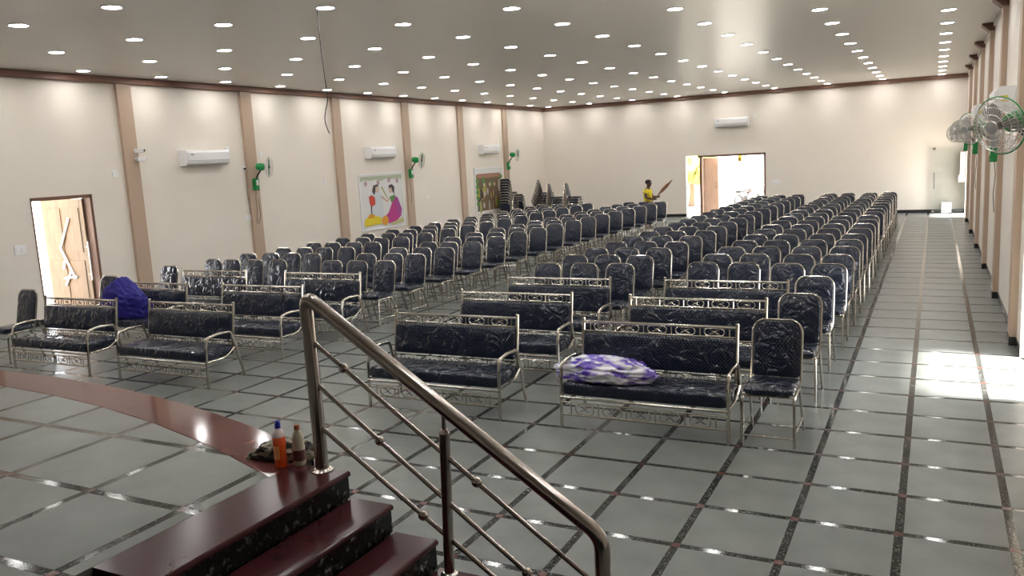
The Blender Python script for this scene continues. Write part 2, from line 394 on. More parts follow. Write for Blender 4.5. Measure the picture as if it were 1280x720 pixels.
# motorcycle in the glare outside
b = empty('motorcycle', (-5.25, 29, -.10), 1.2); tag(b, 'parked motorcycle washed out in the glare outside the far doorway', 'motorcycle')
for x in (-.62, .62):
    wmb = MB().tube([(x+.28*math.cos(a*PI/10), 0, .30+.28*math.sin(a*PI/10)) for a in range(20)], .04, 8, closed=True); wh = wmb.build('wheel', 'rubber', b)
    s = MB()
    for k in range(6): s.tube([(x, 0, .3), (x+.27*math.cos(k*PI/3), 0, .3+.27*math.sin(k*PI/3))], .006, 5)
    s.build('spokes', 'chrome', wh)
MB().tube([(.62, 0, .3), (.42, 0, .8), (.38, 0, .95)], .03, 8).build('front_fork', 'chrome', b)
MB().tube([(.36, -.33, 1.0), (.38, -.1, .95), (.38, .1, .95), (.36, .33, 1.0)], .018, 8).build('handlebar', 'black', b)
tk = MB(); blob(tk, (.12, 0, .75), .2, 2, 3, .05, (1.3, .65, .7)); tk.build('fuel_tank', 'bike', b)
MB().pillow(rrect(-.7, -.08, -.13, .13, .08), .1, .03, .02, lambda a, c, n: (a, c, .68+n)).build('saddle', 'black', b)
MB().box(-.2, .2, -.13, .13, .25, .55, .05).build('engine', 'steel_dark', b)
MB().tube([(-.62, 0, .3), (-.15, 0, .45), (.38, 0, .85)], .03, 8).build('frame', 'bike', b)
MB().lathe([(0, .0), (.08, .0), (.09, .05), (.05, .12), (0, .13)], 14, (.46, 0, .86), Matrix.Rotation(PI/2, 3, 'Y')).build('headlight', 'chrome', b)

# ------------------------------------------------------------------ doors
def handle_bar(parent, loc, axis, h=.6, off=.06, name='handle'):
    a = Vector(axis); mb = MB(); c = Vector(loc)
    mb.tube([c+a*off-Vector((0, 0, h/2)), c+a*off+Vector((0, 0, h/2))], .014, 8)
    for s in (-1, 1): mb.tube([c, c+a*off+Vector((0, 0, 0))] if 0 else [c+Vector((0, 0, s*h*.35)), c+a*off+Vector((0, 0, s*h*.35))], .01, 8)
    return mb.build(name, 'chrome', parent)
# left wall door: leaf swung outwards, frameless glass leaf beside it
d1 = empty('door_1', (XL, 0, 0)); tag(d1, 'sunlit doorway in the poster wall with wooden leaf swung open', 'door', kind='structure')
fr = MB(); y0, y1, zt = D1
fr.box(-.2, .012, y0, y0+.02, 0, zt); fr.box(-.2, .012, y1-.05, y1, 0, zt); fr.box(-.2, .012, y0, y1, zt-.06, zt)
fr.build('door_frame', 'darkwood', d1, smooth=False)
hinge = Vector((-.17, y1-.07, 0)); dr = Vector((-math.cos(math.radians(6)), -math.sin(math.radians(6)), 0)); nr = Vector((-dr.y, dr.x, 0))
if nr.y > 0: nr = -nr
def slab(mb, t0, t1, z0, z1, n0, n1):
    vs = []
    for z in (z0, z1):
        for t, n in ((t0, n0), (t1, n0), (t1, n1), (t0, n1)): p = hinge+dr*t+nr*n; vs.append((p.x, p.y, z))
    mb.add(vs, [(0, 3, 2, 1), (4, 5, 6, 7), (0, 1, 5, 4), (1, 2, 6, 5), (2, 3, 7, 6), (3, 0, 4, 7)]); return mb
leaf = slab(MB(), 0, 1.0, .01, 2.06, -.02, .02).build('door_leaf', 'wood2', d1, smooth=False)
pn = MB()
for t0 in (.10, .55):
    for z0, z1 in ((.2, .95), (1.1, 1.9)): slab(pn, t0, t0+.35, z0, z1, .02, .032)
pn.build('raised_panels', 'wood2', leaf, smooth=False)
st = MB()
def strip(a, b, wd=.022):
    p = [hinge+dr*q[0]+nr*.045 for q in (a, b)]
    st.tube([(p[0].x, p[0].y, a[1]), (p[1].x, p[1].y, b[1])], wd, 6)
strip((.33, 1.72), (.62, 1.18)); strip((.62, 1.18), (.34, .62)); strip((.30, .66), (.62, .63)); strip((.42, .78), (.60, .5)); strip((.56, .95), (.60, .80))
st.build('white_brace_strips', 'white', leaf)
gl = MB().box(-.165, -.155, y1-.16, y1-.06, .01, 2.05).build('glass_leaf', 'glass', d1, smooth=False)
handle_bar(gl, (-.15, y1-.12, .95), (1, 0, 0), .7, .05).data.materials[0] = M['white']
# back wall door
d2 = empty('door_2', (0, YB, 0)); tag(d2, 'wide bright doorway in the far wall with glass side panel', 'door', kind='structure')
x0, x1, zt = D2; xm = -5.97
fr = MB(); fr.box(xm-.06, xm, -.01, .2, 0, zt); fr.box(x1-.06, x1, -.01, .2, 0, zt); fr.box(xm-.12, x1, -.01, .2, zt-.07, zt)
fr.build('door_frame', 'darkwood', d2, smooth=False)
sp = MB().box(x0, xm-.06, .09, .10, 0, zt).build('glass_side_panel', 'glass', d2, smooth=False)
handle_bar(sp, (x0+.1, .085, .98), (0, -1, 0), .55, .05)
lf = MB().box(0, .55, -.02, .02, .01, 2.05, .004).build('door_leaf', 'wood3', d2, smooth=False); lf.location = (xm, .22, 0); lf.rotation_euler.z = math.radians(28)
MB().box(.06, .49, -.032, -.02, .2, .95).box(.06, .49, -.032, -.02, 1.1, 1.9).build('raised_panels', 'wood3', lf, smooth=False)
MB().tube([(.46, -.02, 1.0), (.46, -.07, 1.0), (.36, -.07, 1.0)], .011, 8).build('handle', 'chrome', lf)
g2 = MB().box(-.005, .005, 0, .9, .01, 2.05).build('glass_leaf', 'glass', d2, smooth=False); g2.location = (x1-.08, .2, 0); g2.rotation_euler.z = math.radians(14)
handle_bar(g2, (-.005, .7, .98), (-1, 0, 0), .5, .05)
ln = empty('hanging_lantern', (-4.72, YB+.45, 2.1)); tag(ln, 'small brass lantern hanging outside above the far doorway', 'lantern')
MB().tube([(0, 0, 0), (0, 0, 2.4)], .006, 5).build('chain', 'steel_dark', ln)
MB().lathe([(.0, 0), (.05, -.01), (.075, -.05), (.075, -.2), (.05, -.24), (0, -.25)], 12).build('lantern_body', 'brass', ln)
MB().box(-.3, .3, -.05, .05, 2.39, 2.45).build('ceiling_hook_bar', 'steel_dark', ln)
po = MB().box(-7.5, -2.8, YB+.2, YB+1.1, 4.55, 4.7).box(-7.5, -7.4, YB+.9, YB+1.0, -.21, 4.55).box(-2.9, -2.8, YB+.9, YB+1.0, -.21, 4.55).build('door_canopy', 'wall', smooth=False); tag(po, 'flat canopy on two posts outside the far doorway', 'canopy', kind='structure')
# right wall doors (frameless glass leaves swung in / out)
d3 = empty('door_3', (XR, 0, 0)); tag(d3, 'open doorway in the fan wall that throws daylight on the aisle floor', 'door', kind='structure')
y0, y1, zt = D3
MB().box(-.01, .2, y0, y0+.05, 0, zt).box(-.01, .2, y1-.05, y1, 0, zt).box(-.01, .2, y0, y1, zt-.06, zt).build('door_frame', 'wall', d3, smooth=False)
d4 = empty('door_4', (XR, 0, 0)); tag(d4, 'doorway beside the far corner with glass leaf folded against the end wall', 'door', kind='structure')
y0, y1, zt = D4
MB().box(-.01, .2, y0, y0+.05, 0, zt).box(-.01, .2, y1-.05, y1, 0, zt).box(-.01, .2, y0, y1, zt-.06, zt).build('door_frame', 'wall', d4, smooth=False)
g4 = MB().box(-.92, -.04, YB-.16, YB-.15, .02, 2.02).build('glass_leaf', 'glass', d4, smooth=False)
MB().tube([(-.86, YB-.19, .75), (-.86, YB-.19, 1.25)], .014, 8).tube([(-.86, YB-.16, .85), (-.86, YB-.19, .85)], .01, 6).tube([(-.86, YB-.16, 1.15), (-.86, YB-.19, 1.15)], .01, 6).build('handle', 'steel_dark', g4)
MB().box(-.92, -.84, YB-.165, YB-.145, .02, .07).box(-.92, -.84, YB-.165, YB-.145, 1.95, 2.02).build('patch_fittings', 'chrome', g4, smooth=False)

# ------------------------------------------------------------------ stage and stairs
HSG = .75; RIS = .15; TRD = .264; SX1 = -1.40; SY1 = -1.246; SY0 = -2.51
def arc(R, x0, x1, n):
    out = []
    for k in range(n+1):
        x = x0+(x1-x0)*k/n; out.append((x, SCY+math.sqrt(R*R-(x-SCX)**2)))
    return out
XA = 2*SCX-SX1                                   # left end of arc
stage = empty('stage', (0, 0, 0)); tag(stage, 'raised stage floor with curved maroon granite edge', 'stage', kind='structure')
RI = SR-.345
edge = arc(SR-.02, XA+.02, SX1-.36, 40)
body = MB().prism([(XL+.01, YF+.01), (XR-.01, YF+.01), (XR-.01, SY0-.03), (-1.77, SY0-.03), (-1.77, arc(SR-.02, -1.77, -1.76, 1)[0][1])]+list(reversed(edge))+[(XL+.01, edge[0][1])], HSG-.03-.001, (0, 0, .001), (1, 0, 0), (0, 1, 0), (0, 0, 1))
body.build('stage_body', 'granite_riser', stage, smooth=False)
# border slabs along the arc
xs = [XA, -9.4, -8.6, -7.7, -6.75, -5.75, -4.8, -3.63, -2.655, -1.772]
for a, b_ in zip(xs[:-1], xs[1:]):
    o_ = arc(SR, a, b_-.003, 8)
    i_ = []
    for (x, y) in o_:
        d = Vector((x-SCX, y-SCY)); d *= RI/SR; i_.append((SCX+d.x, SCY+d.y))
    if b_ == xs[-1]: i_ += arc(RI, i_[-1][0]+.02, b_, 3); o_.append((b_, SCY+math.sqrt(SR*SR-(b_-SCX)**2)))
    MB().prism(o_+list(reversed(i_)), .03, (0, 0, HSG-.03), (1, 0, 0), (0, 1, 0), (0, 0, 1)).build('border_slab', 'maroon_border', stage, smooth=False)
# stage tiles clipped to the inside of the border
def clip_poly(poly, inside, inter):
    out = []
    for k in range(len(poly)):
        a, b2 = poly[k], poly[(k+1) % len(poly)]
        ia, ib = inside(a), inside(b2)
        if ia: out.append(a)
        if ia != ib: out.append(inter(a, b2))
    return out
def in_arc(p): return (p[0]-SCX)**2+(p[1]-SCY)**2 <= (RI-.004)**2
def bis(a, b2, f):
    lo, hi = a, b2; fa = f(a)
    for _ in range(30):
        m_ = ((lo[0]+hi[0])/2, (lo[1]+hi[1])/2)
        if f(m_) == fa: lo = m_
        else: hi = m_
    return lo
def dens(x0, x1, y0, y1, n=6):
    out = []
    for (a, b2) in (((x0, y0), (x1, y0)), ((x1, y0), (x1, y1)), ((x1, y1), (x0, y1)), ((x0, y1), (x0, y0))):
        for k in range(n): out.append((a[0]+(b2[0]-a[0])*k/n, a[1]+(b2[1]-a[1])*k/n))
    return out
STX, STY = .685, .676; G0X, G0Y = -1.885, -1.26
stone_l = []
def stage_piece(x0, x1, y0, y1, name, m, z, mustclip=True):
    x1 = min(x1, -1.775) if y1 > SY0 - .03 else x1
    if x1-x0 < .02: return
    poly = dens(x0, x1, y0, y1)
    ins = [in_arc(p) for p in poly]
    if not any(ins): return
    if not all(ins): poly = clip_poly(poly, in_arc, lambda a, b2: bis(a, b2, in_arc))
    else: poly = [(x0, y0), (x1, y0), (x1, y1), (x0, y1)]
    if len(poly) < 3: return
    MB().prism(poly, .03+z, (0, 0, HSG-.03), (1, 0, 0), (0, 1, 0), (0, 0, 1)).build(name, m, stage, smooth=False)
for i in range(-11, 6):
    for j in range(-9, 2):
        x0, x1 = G0X+i*STX+HS, G0X+(i+1)*STX-HS; y0, y1 = G0Y+j*STY+HS, G0Y+(j+1)*STY-HS
        if x0 > -1.8 and y1 > SY0-.1: 
            y1 = min(y1, SY0-.035)
            if y1-y0 < .03: continue
        if x0 > XR-.05 or x1 < XA-.6: continue
        x1 = min(x1, XR-.02)
        if x1-x0 < .03: continue
        stage_piece(x0, x1, y0, y1, 'stage_tile', 'tile', 0)
for i in range(-11, 6):
    for j in range(-9, 2):
        x = G0X+i*STX; y = G0Y+j*STY
        if x > -1.8 and y > SY0-.1: continue
        if x > XR-.1 or x < XA-.6: continue
        stage_piece(x-HS, x+HS, y+HS, y+STY-HS if not (x > -1.8 and y+STY > SY0-.04) else SY0-.035, 'granite_strip', 'granite', -.0015)
        stage_piece(x+HS, min(x+STX-HS, XR-.02), y-HS, y+HS, 'granite_strip', 'granite', -.0015)
        stage_piece(x-HS, x+HS, y-HS, y+HS, 'red_inlay', 'red', -.001)
# stairs
stair = empty('stairs', (SX1, SY1, 0)); tag(stair, 'five maroon granite steps with black speckled risers beside the stage', 'stairs', kind='structure')
for k in range(5):
    z = HSG-k*RIS; xa = k*TRD
    back = -.37 if k == 0 else xa-TRD
    tr = MB()
    prof = [(back, -.03), (xa-.014, -.03), (xa-.004, -.026), (xa, -.015), (xa-.004, -.004), (xa-.014, 0), (back, 0)]
    tr.prism(prof, -(SY1-SY0), (0, 0, z), (1, 0, 0), (0, 0, 1), (0, 1, 0)).build('tread', 'maroon', stair, smooth=False)
    rb = max(z-RIS, 0)
    MB().box(xa-.03, xa-.016, SY0-SY1, -.002, rb, z-.03).build('riser', 'granite_riser', stair, smooth=False)
    MB().box(back, xa-.03, SY0-SY1, -.004, 0.001 if k == 0 else .001, z-.031).build('step_core', 'granite_riser', stair, smooth=False)
MB().box(-.36, 5*TRD+.2, SY0-SY1-.03, SY0-SY1, 0.001, HSG-.03).build('side_cheek', 'granite_riser', stair, smooth=False)

# ------------------------------------------------------------------ handrail
RY = -1.285
rail = empty('stair_railing', (-1.557, RY, HSG)); tag(rail, 'tubular steel stair railing with three thin ball-beaded bars', 'railing')
def RP(x, z): return (x+1.557, 0, z-HSG)
MB().tube([RP(-1.557, HSG+.002), RP(-1.562, 1.56)], .036, 16).build('post', 'rail', rail)
hp = fillet([RP(-1.562, 1.54), RP(-1.566, 1.705), RP(.035, .640), RP(.035, .50)], .075, 8)
MB().tube(hp, .037, 16).build('handrail', 'rail', rail)
MB().tube([RP(.035, .52), RP(.03, .002)], .035, 16).build('post', 'rail', rail)
MB().tube([RP(-.793, .302), RP(-.768, 1.04)], .027, 14).build('post', 'rail', rail)
MB().lathe([(.027, 0), (.027, .01), (.018, .022), (0, .026)], 14, RP(-.768, 1.04)).build('post_cap', 'rail', rail)
MB().tube([RP(-.768, 1.05), RP(-.766, 1.16)], .011, 10).build('connector_rod', 'rail', rail)
bars = [((-1.535, 1.453), (.035, .375)), ((-1.529, 1.219), (.035, .115)), ((-1.523, .982), (-.06, .02))]
balls = [(0, -1.354), (0, -.601), (1, -1.161), (1, -.354), (2, -.927)]
for (a, b2) in bars: MB().tube([RP(*a), RP(*b2)], .0125, 10).build('bar', 'rail', rail)
ballm = MB().lathe([(0, -.027), (.014, -.023), (.024, -.012), (.027, 0), (.024, .012), (.014, .023), (0, .027)], 14).mesh('ball', 'rail')
for k, x in balls:
    a, b2 = bars[k]; t = (x-a[0])/(b2[0]-a[0]); link('ball', ballm, rail, RP(x, a[1]+(b2[1]-a[1])*t))
flm = MB().lathe([(.06, 0), (.06, .004), (.045, .014), (.038, .016)], 20).mesh('flange', 'chrome')
for x, z in ((-1.557, HSG), (.03, 0), (-.793, .30)):
    f_ = link('flange', flm, rail, RP(x, z+.001))
    if z == .30: f_.scale = (.75, .75, .75)

# ------------------------------------------------------------------ ceiling downlights
def make_light():
    t = empty('ceiling_downlight')
    MB().lathe([(.118, 0), (.118, -.008), (.106, -.014), (.098, -.010), (.098, 0)], 20).build('trim_ring', 'ring', t)
    MB().lathe([(.099, -.004), (.099, -.007), (0, -.0075)], 16).build('diffuser', 'led', t, smooth=False)
    return t
LP = Proto(make_light)
for i in range(9):
    for k in range(-3, 14):
        x = 1.475-1.618*i; y = 3.39+1.588*k
        if y < YF+.5 or y > YB-.35: continue
        row = 14-k
        LP((x, y, H-.0005), 0, 'round lit downlight, %s from far wall in the %s row from the fan wall' % (ORD[row] if row <= 20 else str(row)+'th', ORD[i+1]), 'ceiling light', 'downlights in the ceiling grid')

# ------------------------------------------------------------------ chairs
def make_chair():
    t = empty('banquet_chair')
    # seat
    MB().pillow(rrect(-.195, .195, .0, .41, .05), .055, .018, .012, lambda a, b2, n: (a, b2, .408+n)).build('seat', 'vinyl', t, angle=60)
    y0, z0, y1, z1 = .405, .455, .505, .905; L_ = math.hypot(y1-y0, z1-z0); sy, sz = (y1-y0)/L_, (z1-z0)/L_
    def bk(a, s_, n): return (a, y0+s_*sy-n*sz+.026, z0+s_*sz+n*sy)
    MB().pillow(rrect(-.188, .188, 0, L_, .035, .10, 6), .045, .015, .012, bk).build('backrest', 'vinyl', t, angle=60)
    r = .0115
    o = bk(0, 0, .018); 
    def fb(a, s_): return bk(a, s_, .02)
    arcp = [(-.185, .385, .385), (-.193, .40, .43), fb(-.196, 0), fb(-.196, L_-.10)]
    for k in range(1, 7): a = PI-PI/2*k/6; arcp.append(fb(-.096+.10*math.cos(a), L_-.098+.106*math.sin(a)))
    for k in range(0, 6): a = PI/2-PI/2*k/6; arcp.append(fb(.096+.10*math.cos(a), L_-.098+.106*math.sin(a)))
    arcp += [fb(.196, L_-.10), fb(.196, 0), (.193, .40, .43), (.185, .385, .385)]
    MB().tube(arcp, r, 7).build('back_frame', 'chrome', t)
    for s in (-1, 1):
        MB().tube(fillet([(s*.203, -.005, 0), (s*.198, .015, .395), (s*.198, .2, .402)], .05, 3), r, 7).build('leg', 'chrome', t)
        MB().tube(fillet([(s*.198, .2, .402), (s*.198, .33, .402), (s*.208, .475, 0)], .06, 3), r, 7).build('leg', 'chrome', t)
    MB().tube([(-.20, .0, .075), (.20, .0, .075)], .008, 6).build('front_stretcher', 'chrome', t)
    MB().tube([(-.198, .03, .398), (.198, .03, .398)], .009, 6).build('seat_crossbar', 'chrome', t)
    for s in (-1, 1): MB().tube([(s*.201, .0, .11), (s*.205, .435, .11)], .007, 6).build('side_stretcher', 'chrome', t)
    return t
CH = Proto(make_chair)
def chair(x, y, label, group, rz=0, z=0, jit=1):
    return CH((x+random.uniform(-.008, .008)*jit, y+random.uniform(-.03, .03)*jit, z), rz+math.radians(random.uniform(-2.2, 2.2))*jit, label, 'chair', group)
for k, y in enumerate((1.88, 3.165, 4.29)):
    chair(.215, y, 'dotted navy chair beside the %s bench from the stage, wide aisle side' % ORD[k+1], 'chairs beside the benches', jit=.3)
    chair(-9.80, y+.06, 'navy chair beside the %s bench from the stage, poster wall side' % ORD[k+1], 'chairs beside the benches', jit=.3)
for k in range(18):
    for c, x in enumerate((.25, -.23, -.77, -1.255)):
        chair(x, 5.33+.855*k, 'wrapped navy chair, %s row behind benches, %s seat in from the wide fan-wall aisle' % (ORD[k+1], ORD[c+1]), 'chairs of the four-wide block')
for k in range(18):
    for c, x in enumerate((-2.325, -2.83, -3.34)):
        chair(x+.012*k, 5.13+.862*k, 'wrapped navy chair in three-wide middle block, %s row behind benches, %s seat across' % (ORD[k+1], ORD[c+1]), 'chairs of the middle block')
for k in range(16):
    for c, x in enumerate((-6.12, -6.60, -7.08)):
        chair(x+.03*k, 5.17+.865*k, 'wrapped navy chair by the narrow aisle, %s row behind benches, %s seat towards posters' % (ORD[k+1], ORD[c+1]), 'chairs of the poster-side triple block')
    for c, x in enumerate((-8.24, -8.72, -9.22, -9.70)):
        chair(x+.02*k, 5.17+.865*k, 'navy chair in the block nearest the posters, %s row behind benches, %s seat across' % (ORD[k+1], ORD[c+1]), 'chairs of the poster-wall block')
# stacks by the far corner
def stack(x, y, n, rz, label, group, dz=.088, lean=.012):
    for k in range(n):
        ox = -math.sin(rz)*-lean*k; oy = math.cos(rz)*-lean*k
        chair(x+ox, y+oy, label % ORD[k+1], group, rz, k*dz, jit=.15)
stack(-11.55, 20.75, 10, PI, '%s chair up in the tall neat stack before the second poster', 'tall stack of chairs')
stack(-11.42, 21.75, 4, PI-.2, '%s chair up in the low stack near the corner fan', 'low stack of chairs', .075)
stack(-10.80, 22.0, 9, 2.2, '%s chair up in the leaning pile in the far corner', 'leaning pile of chairs', .085, .03)
stack(-10.0, 21.5, 7, PI/2+.2, '%s chair up in the stack right of the leaning pile', 'sideways stack of chairs', .09)
stack(-9.33, 21.4, 7, PI/2+.1, '%s chair up in the stack farthest from the poster wall', 'outer sideways stack of chairs', .09)

# ------------------------------------------------------------------ benches
def make_bench():
    t = empty('steel_bench'); W = .725
    r = .0155
    for s in (-1, 1):
        MB().tube(fillet([(s*W, 0, 0), (s*W, .02, .44), (s*W, .035, .49)], .02, 2), r, 8).build('leg', 'chrome', t)
        MB().tube(fillet([(s*W, .035, .485), (s*W, .05, .555), (s*W, .20, .575), (s*W, .40, .565), (s*W, .425, .48)], .06, 5), r*1.05, 8).build('armrest', 'chrome', t)
        MB().tube([(s*W, .425, .485), (s*W, .56, 0)], r, 8).build('leg', 'chrome', t)
        # side rail curving up behind the seat
        MB().tube(fillet([(s*W, .0, .285), (s*W, .30, .285), (s*W, .44, .37)], .1, 4), .011, 7).build('side_rail', 'chrome', t)
        p = MB().tube([(s*(W-.03), .435, .29), (s*(W-.03), .52, .865)], .0165, 8); p.lathe([(.0165, 0), (.019, .006), (.015, .018), (0, .022)], 8, (s*(W-.03), .5205, .863)); p.build('back_post', 'chrome', t)
    def bp(z): return .435+(z-.29)/(.865-.29)*.085
    WI = W-.035
    MB().tube([(-WI, bp(.845), .845), (WI, bp(.845), .845)], .014, 8).build('top_rail', 'chrome', t)
    MB().tube([(-WI, bp(.762), .762), (WI, bp(.762), .762)], .009, 7).build('panel_rail', 'chrome', t)
    MB().tube([(-WI, bp(.43), .43), (WI, bp(.43), .43)], .009, 7).build('back_lower_rail', 'chrome', t)
    MB().tube([(-WI, bp(.34), .34), (WI, bp(.34), .34)], .009, 7).build('back_lower_rail', 'chrome', t)
    MB().tube([(-W, .0, .272), (W, .0, .272)], .012, 7).build('seat_rail', 'chrome', t)
    MB().tube([(-W, .0, .12), (W, .0, .12)], .010, 7).build('apron_rail', 'chrome', t)
    MB().tube([(-W, .0, .232), (W, .0, .232)], .006, 6).build('apron_rail', 'chrome', t)
    # cushions
    MB().pillow(rrect(-.715, .715, .0, .45, .04), .118, .028, .014, lambda a, b2, n: (a, b2, .288+n)).build('seat_cushion', 'vinyl', t, angle=60)
    def bk(a, s_, n): return (a, bp(.455+s_)-n+.03, .455+s_)
    MB().pillow(rrect(-.685, .685, 0, .295, .03), .065, .02, .012, bk).build('back_cushion', 'vinyl', t, angle=60)
    # ornaments: stadium ring + four-petal flower + ball
    def orn(wd, hh, r_):
        mb = MB(); a = wd/2-hh/2; pts = []
        for k in range(9): q = -PI/2+PI*k/8; pts.append((a+hh/2*math.cos(q), 0, hh/2*math.sin(q)))
        for k in range(9): q = PI/2+PI*k/8; pts.append((-a+hh/2*math.cos(q), 0, hh/2*math.sin(q)))
        mb.tube(pts, r_, 6, closed=True)
        for k in range(4):
            q = PI/4+k*PI/2; mb.tube([(0, 0, 0), (math.cos(q)*wd*.2, -.003, math.sin(q)*hh*.28), (math.cos(q)*wd*.36, 0, math.sin(q)*hh*.40)], [r_*.6, r_*1.1, r_*.5], 5)
        mb.lathe([(0, -.012), (.009, -.009), (.0125, 0), (.009, .009), (0, .012)], 8)
        return mb
    om = orn(.17, .064, .0062).mesh('ornament', 'chrome'); oa = orn(.17, .088, .0055).mesh('apron_ornament', 'chrome')
    ps = .268
    for k in range(5):
        x = (k-2)*ps*.94
        link('ornament', om, t, (x, bp(.803), .803)); link('apron_ornament', oa, t, (x, 0, .176)); link('back_ornament', oa, t, (x, bp(.385), .385))
    dv = MB().tube([(0, 0, -.040), (0, .006, .040)], .006, 6).mesh('divider', 'chrome')
    for k in range(6):
        x = (k-2.5)*ps*.94
        link('divider', dv, t, (x, bp(.803), .803))
        d_ = link('divider', dv, t, (x, -.002, .176)); d_.scale.z = 1.3
        link('divider', dv, t, (x, bp(.385), .385))
    return t
BN = Proto(make_bench)
B_ = [(-.805, -.79, -.765), (-2.87, -2.86, -2.83), (-6.56, -6.66, -6.60), (-8.53, -8.74, -8.80)]
BY = [(1.815, 3.10, 4.29), (1.815, 3.13, 4.26), (1.83, 3.13, 4.29), (1.80, 3.11, 4.32)]
bl = ['beside the wide aisle chairs', 'of the middle block', 'of the poster side, away from the wall', 'of the poster side, nearest the wall']
for c in range(4):
    for k in range(3):
        extra = ''
        if c == 0 and k == 0: lab = 'front steel bench with the purple patterned bag lying on its seat'
        elif c == 3 and k == 1: lab = 'steel bench with a royal blue cloth heaped on its seat'
        else: lab = '%s steel bench from the stage, navy cushions, %s' % (ORD[k+1], bl[c])
        BN((B_[c][k], BY[c][k], 0), math.radians(random.uniform(-.7, .7)), lab, 'bench', 'steel benches in front of the chairs')

# ------------------------------------------------------------------ things on the benches
def cloth(name, m, seed, size, fold, loc, label, cat, rz=0, sub=5, flat=.0, peak=None):
    import bmesh as _b
    bm = _b.new(); _b.ops.create_icosphere(bm, subdivisions=sub, radius=1)
    vs = []
    for v in bm.verts:
        p = v.co.copy()
        d = 1+fold*(noise.noise(Vector((p.x*1.6+seed, p.y*1.6, p.z*1.2)))+.55*(1-2*abs(noise.noise(Vector((p.x*3.2, p.y*3.2+seed, p.z*4)))))+.25*(1-2*abs(noise.noise(Vector((p.x*7, p.y*7+seed, p.z*8))))))
        q = Vector((p.x*size[0], p.y*size[1], p.z*size[2]))*d
        if peak: q.z *= 1+peak*math.exp(-((p.x+.15)/.4)**2)*(1 if p.z > 0 else 0)
        if q.z < -size[2]*flat: q.z = -size[2]*flat-.0
        vs.append((q.x, q.y, q.z+size[2]*flat))
    mb = MB().add(vs, [tuple(v.index for v in f.verts) for f in bm.faces]); bm.free()
    o = mb.build(name, m, angle=180, loc=loc); o.rotation_euler.z = rz
    return tag(o, label, cat)
cloth('blue_cloth', 'blue', 3.3, (.43, .19, .26), .22, (-8.98, 3.32, .418), 'crumpled royal blue cloth heaped on a bench near the doorway', 'cloth', flat=.5, peak=.45)
cloth('patterned_bag', 'bag', 8.1, (.40, .17, .11), .3, (-1.20, 2.02, .416), 'purple and white patterned bag lying on the front bench', 'bag', rz=-.06, flat=.55)
# bottles and rag on the stage edge
bt = empty('cleaner_bottle', (-1.816, -1.317, HSG)); tag(bt, 'orange cleaning liquid bottle with blue cap on the stage edge', 'bottle')
MB().lathe([(.0, .001), (.033, .001), (.037, .006), (.037, .17), (.034, .176)], 24).build('bottle_body', 'orange', bt)
MB().lathe([(.036, .172), (.034, .19), (.022, .21), (.016, .216), (.016, .222)], 24).build('bottle_shoulder', 'clear', bt)
MB().lathe([(.0175, .22), (.0175, .25), (.013, .252), (.013, .262), (0, .263)], 18).build('cap', 'bluecap', bt)
lb = MB()
for k in range(9):
    a0 = -2.05+k*.13; a1 = a0+.13
    lb.add([(.0375*math.cos(a0), .0375*math.sin(a0), .05), (.0375*math.cos(a1), .0375*math.sin(a1), .05), (.0375*math.cos(a1), .0375*math.sin(a1), .125), (.0375*math.cos(a0), .0375*math.sin(a0), .125)], [(0, 1, 2, 3)])
lb.build('label', 'labelprint', bt)
bt.scale = (.92, .92, 1)
b2 = empty('white_bottle', (-1.738, -1.255, HSG)); tag(b2, 'cream plastic bottle with copper cap and brown label beside the railing post', 'bottle')
MB().lathe([(0, .001), (.031, .001), (.034, .008), (.034, .04), (.032, .05), (.034, .06), (.034, .10), (.030, .125), (.031, .14), (.033, .15), (.026, .18), (.014, .196), (.014, .204)], 24).build('bottle_body', 'cream', b2)
MB().lathe([(.0345, .028), (.0345, .088)], 24).build('label', 'label', b2)
MB().lathe([(.0158, .2), (.0158, .222), (.012, .226), (0, .2265)], 16).build('cap', 'browncap', b2)
rg = cloth('cleaning_rag', 'rag', 5.5, (.165, .08, .06), .42, (-1.90, -1.185, HSG+.001), 'crumpled black and cream striped rag behind the bottles', 'rag', rz=.35, sub=4, flat=.35)

# ------------------------------------------------------------------ air conditioners
def make_ac():
    t = empty('air_conditioner'); Wd = 1.12        # local: wall at x=0, front +x, width along y
    prof = [(0, 0), (.16, 0), (.21, .035), (.235, .10), (.235, .24), (.215, .285), (.17, .30), (0, .30)]
    MB().prism(prof, Wd, (0, -Wd/2, 0), (1, 0, 0), (0, 0, 1), (0, 1, 0)).build('body', 'white', t, angle=25)
    MB().prism([(.236, .095), (.243, .10), (.243, .25), (.236, .26)], Wd-.03, (0, -Wd/2+.015, 0), (1, 0, 0), (0, 0, 1), (0, 1, 0)).build('front_panel', 'white', t, smooth=False)
    MB().prism([(.165, -.003), (.214, .031), (.218, .028), (.17, -.008)], Wd-.12, (0, -Wd/2+.06, 0), (1, 0, 0), (0, 0, 1), (0, 1, 0)).build('louver', 'offwhite', t, smooth=False)
    MB().box(.243, .2445, -Wd/2+.09, -Wd/2+.17, .205, .222).build('maker_plate', 'steel_dark', t, smooth=False)
    MB().tube(fillet([(.05, Wd/2, .08), (.05, Wd/2+.12, .09), (.03, Wd/2+.16, .25), (.0, Wd/2+.17, .29)], .06, 4), .012, 6).build('pipe', 'white', t)
    MB().box(0, .03, Wd/2+.13, Wd/2+.21, .27, .36, .005).build('wall_socket', 'white', t, smooth=False)
    return t
AC = Proto(make_ac)
AC((XL, 7.80, 2.56), 0, 'white split air conditioner between the cameras and the first wall fan', 'air conditioner', 'split air conditioners')
AC((XL, 13.86, 2.56), 0, 'white split air conditioner above the couple poster', 'air conditioner', 'split air conditioners')
AC((XL, 20.0, 2.56), 0, 'white split air conditioner above the darker second poster', 'air conditioner', 'split air conditioners')
